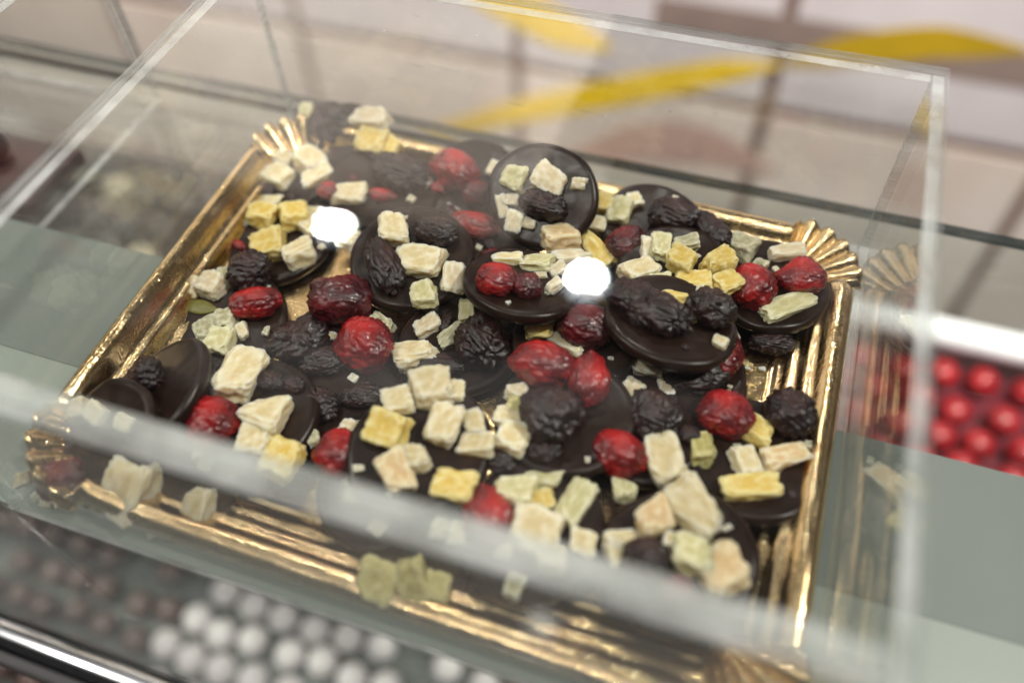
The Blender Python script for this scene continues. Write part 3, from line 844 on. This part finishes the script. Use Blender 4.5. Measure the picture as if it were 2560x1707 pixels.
white_m = plain('white_coating', (.78, .70, .70), .4, .06, 1)
brown_m = plain('milk_chocolate', (.13, .075, .065), .3, .2, 1, 0, .4)
red_m = plain('red_glaze', (.25, .004, .008), .38, .35, 1, 0, .15)
dk = plain('dark_tray_card', (.05, .035, .033), .5)
dkr = plain('dark_red_card', (.10, .008, .015), .4)
gry = plain('grey_green_tray', (.12, .12, .11), .5)
Z1 = -38
A0 = atd(520, 1450, Z1); SP = 2.55
tray_under('sweet_tray', A0.x - 46, A0.x + 40, A0.y - 18, A0.y + 16, Z1 - 1.2, gry, 'grey tray of white and brown truffles under the front of the glass')
WMS = [ball_mesh('truffle', 1.1, white_m, k, .86 + .04 * k) for k in range(4)]; BMS = [ball_mesh('truffle', 1.05, brown_m, 4 + k, .82 + .05 * k) for k in range(4)]
xl, xr = atd(400, 1400, Z1).x, atd(1150, 1520, Z1).x
wp, bp = [], []
for i in range(-18, 16):
    for j in range(-7, 7):
        x = A0.x + SP * i + (SP / 2 if j % 2 else 0) + random.uniform(-.3, .3); y = A0.y + SP * .94 * j + random.uniform(-.3, .3)
        if random.random() < .04: continue
        cd = CAM_R @ (Vector((x, y, Z1)) - CAM_T); iu, iv = 1280 - CAM_F * cd.x / cd.z, 853.5 + CAM_F * cd.y / cd.z
        if not (-120 < iu < 2000 and 1000 < iv < 1850): continue
        (wp if xl - .12 * (y - A0.y) < x < xr else bp).append((x, y, Z1 + random.uniform(-.15, .35)))
copies(WMS, 'truffle', wp, 'white coated truffle in the rows below the front of the glass shelf', 'truffle', 'white truffles')
copies(BMS, 'truffle', bp, 'brown milk chocolate truffle in the rows beside the white truffles', 'truffle', 'brown truffles')

# red sweets under the glass at the right, with a white tube behind them
ZR = -24
R0 = atd(1960, 1010, ZR); T0 = atd(2260, 785, ZR + 2)
tray_under('sweet_tray', R0.x - 7, R0.x + 42, R0.y - 7, T0.y + 3, ZR - .9, dkr, 'dark red tray of red glazed sweets under the glass at the right')
rm = [ball_mesh('red_sweet', 1.0, red_m, 2 + k, .85 + .06 * k) for k in range(3)]
rp = []
for i in range(17):
    for j in range(5):
        if random.random() < .06: continue
        rp.append((R0.x - 5.5 + 2.65 * i + (1.3 if j % 2 else 0) + random.uniform(-.35, .35), R0.y - 2.6 + 2.35 * j + random.uniform(-.3, .3), ZR + random.uniform(-.1, .4)))
copies(rm, 'red_sweet', rp, 'shiny red glazed sweet in the tray under the glass at the right', 'sweet', 'red glazed sweets')
bm = bmesh.new(); bmesh.ops.create_cone(bm, cap_ends=True, segments=24, radius1=1.0, radius2=1.0, depth=60)
o = finish('white_tube', bm, plain('white_enamel', (.82, .81, .85), .25)); o.rotation_euler = (0, math.pi / 2, 0); o.location = Vector((R0.x + 26, T0.y, ZR + 2)) * U
tag(o, 'white enamel tube lying behind the red sweets', 'tube')

# dark sweets in the box on the left and below the glass between the boxes
dm = ball_mesh('dark_bonbon', 1.25, plain('bonbon_chocolate', (.02, .011, .009), .35, .2, 1, 0, .3), 7, .8); cm = ball_mesh('cream_bonbon', 1.1, plain('bonbon_cream', (.46, .39, .28), .4), 8, .8)
tray_under('sweet_tray', -64, -8, 4, 25, -21, dk, 'dark tray of bonbons under the glass behind the grey green card')
dp, cp = [], []
for i in range(15):
    for j in range(4):
        p = (-56 + 3.1 * i + random.uniform(-.3, .3), 11.5 + 2.9 * j + random.uniform(-.3, .3), -20)
        (cp if (i * 5 + j * 2) % 6 == 0 else dp).append(p)
copies(dm, 'bonbon', dp, 'dark bonbon in the tray under the glass on the left', 'bonbon', 'dark bonbons below the glass')
copies(cm, 'bonbon', cp, 'cream bonbon in the dark tray under the glass on the left', 'bonbon', 'cream bonbons below the glass')

# a low dark tray with a row of bonbons inside the left box
tb = bmesh.new(); box(tb, -41.5, -18.9, 1.5, 5.0, .06, .7, bev=.06)
tag(finish('bonbon_tray', tb, dk, smooth=False), 'low dark brown card tray inside the left acrylic box', 'tray')
copies(ball_mesh('dark_bonbon', .95, plain('bonbon_glaze', (.022, .011, .009), .3, .3, 1), 17, .8), 'bonbon', [(-40 + 2.25 * k + random.uniform(-.2, .2), 3.2 + random.uniform(-.4, .4), 1.4) for k in range(9)],
       'dark bonbon in the single row on the low tray in the left box', 'bonbon', 'bonbons in the left box')
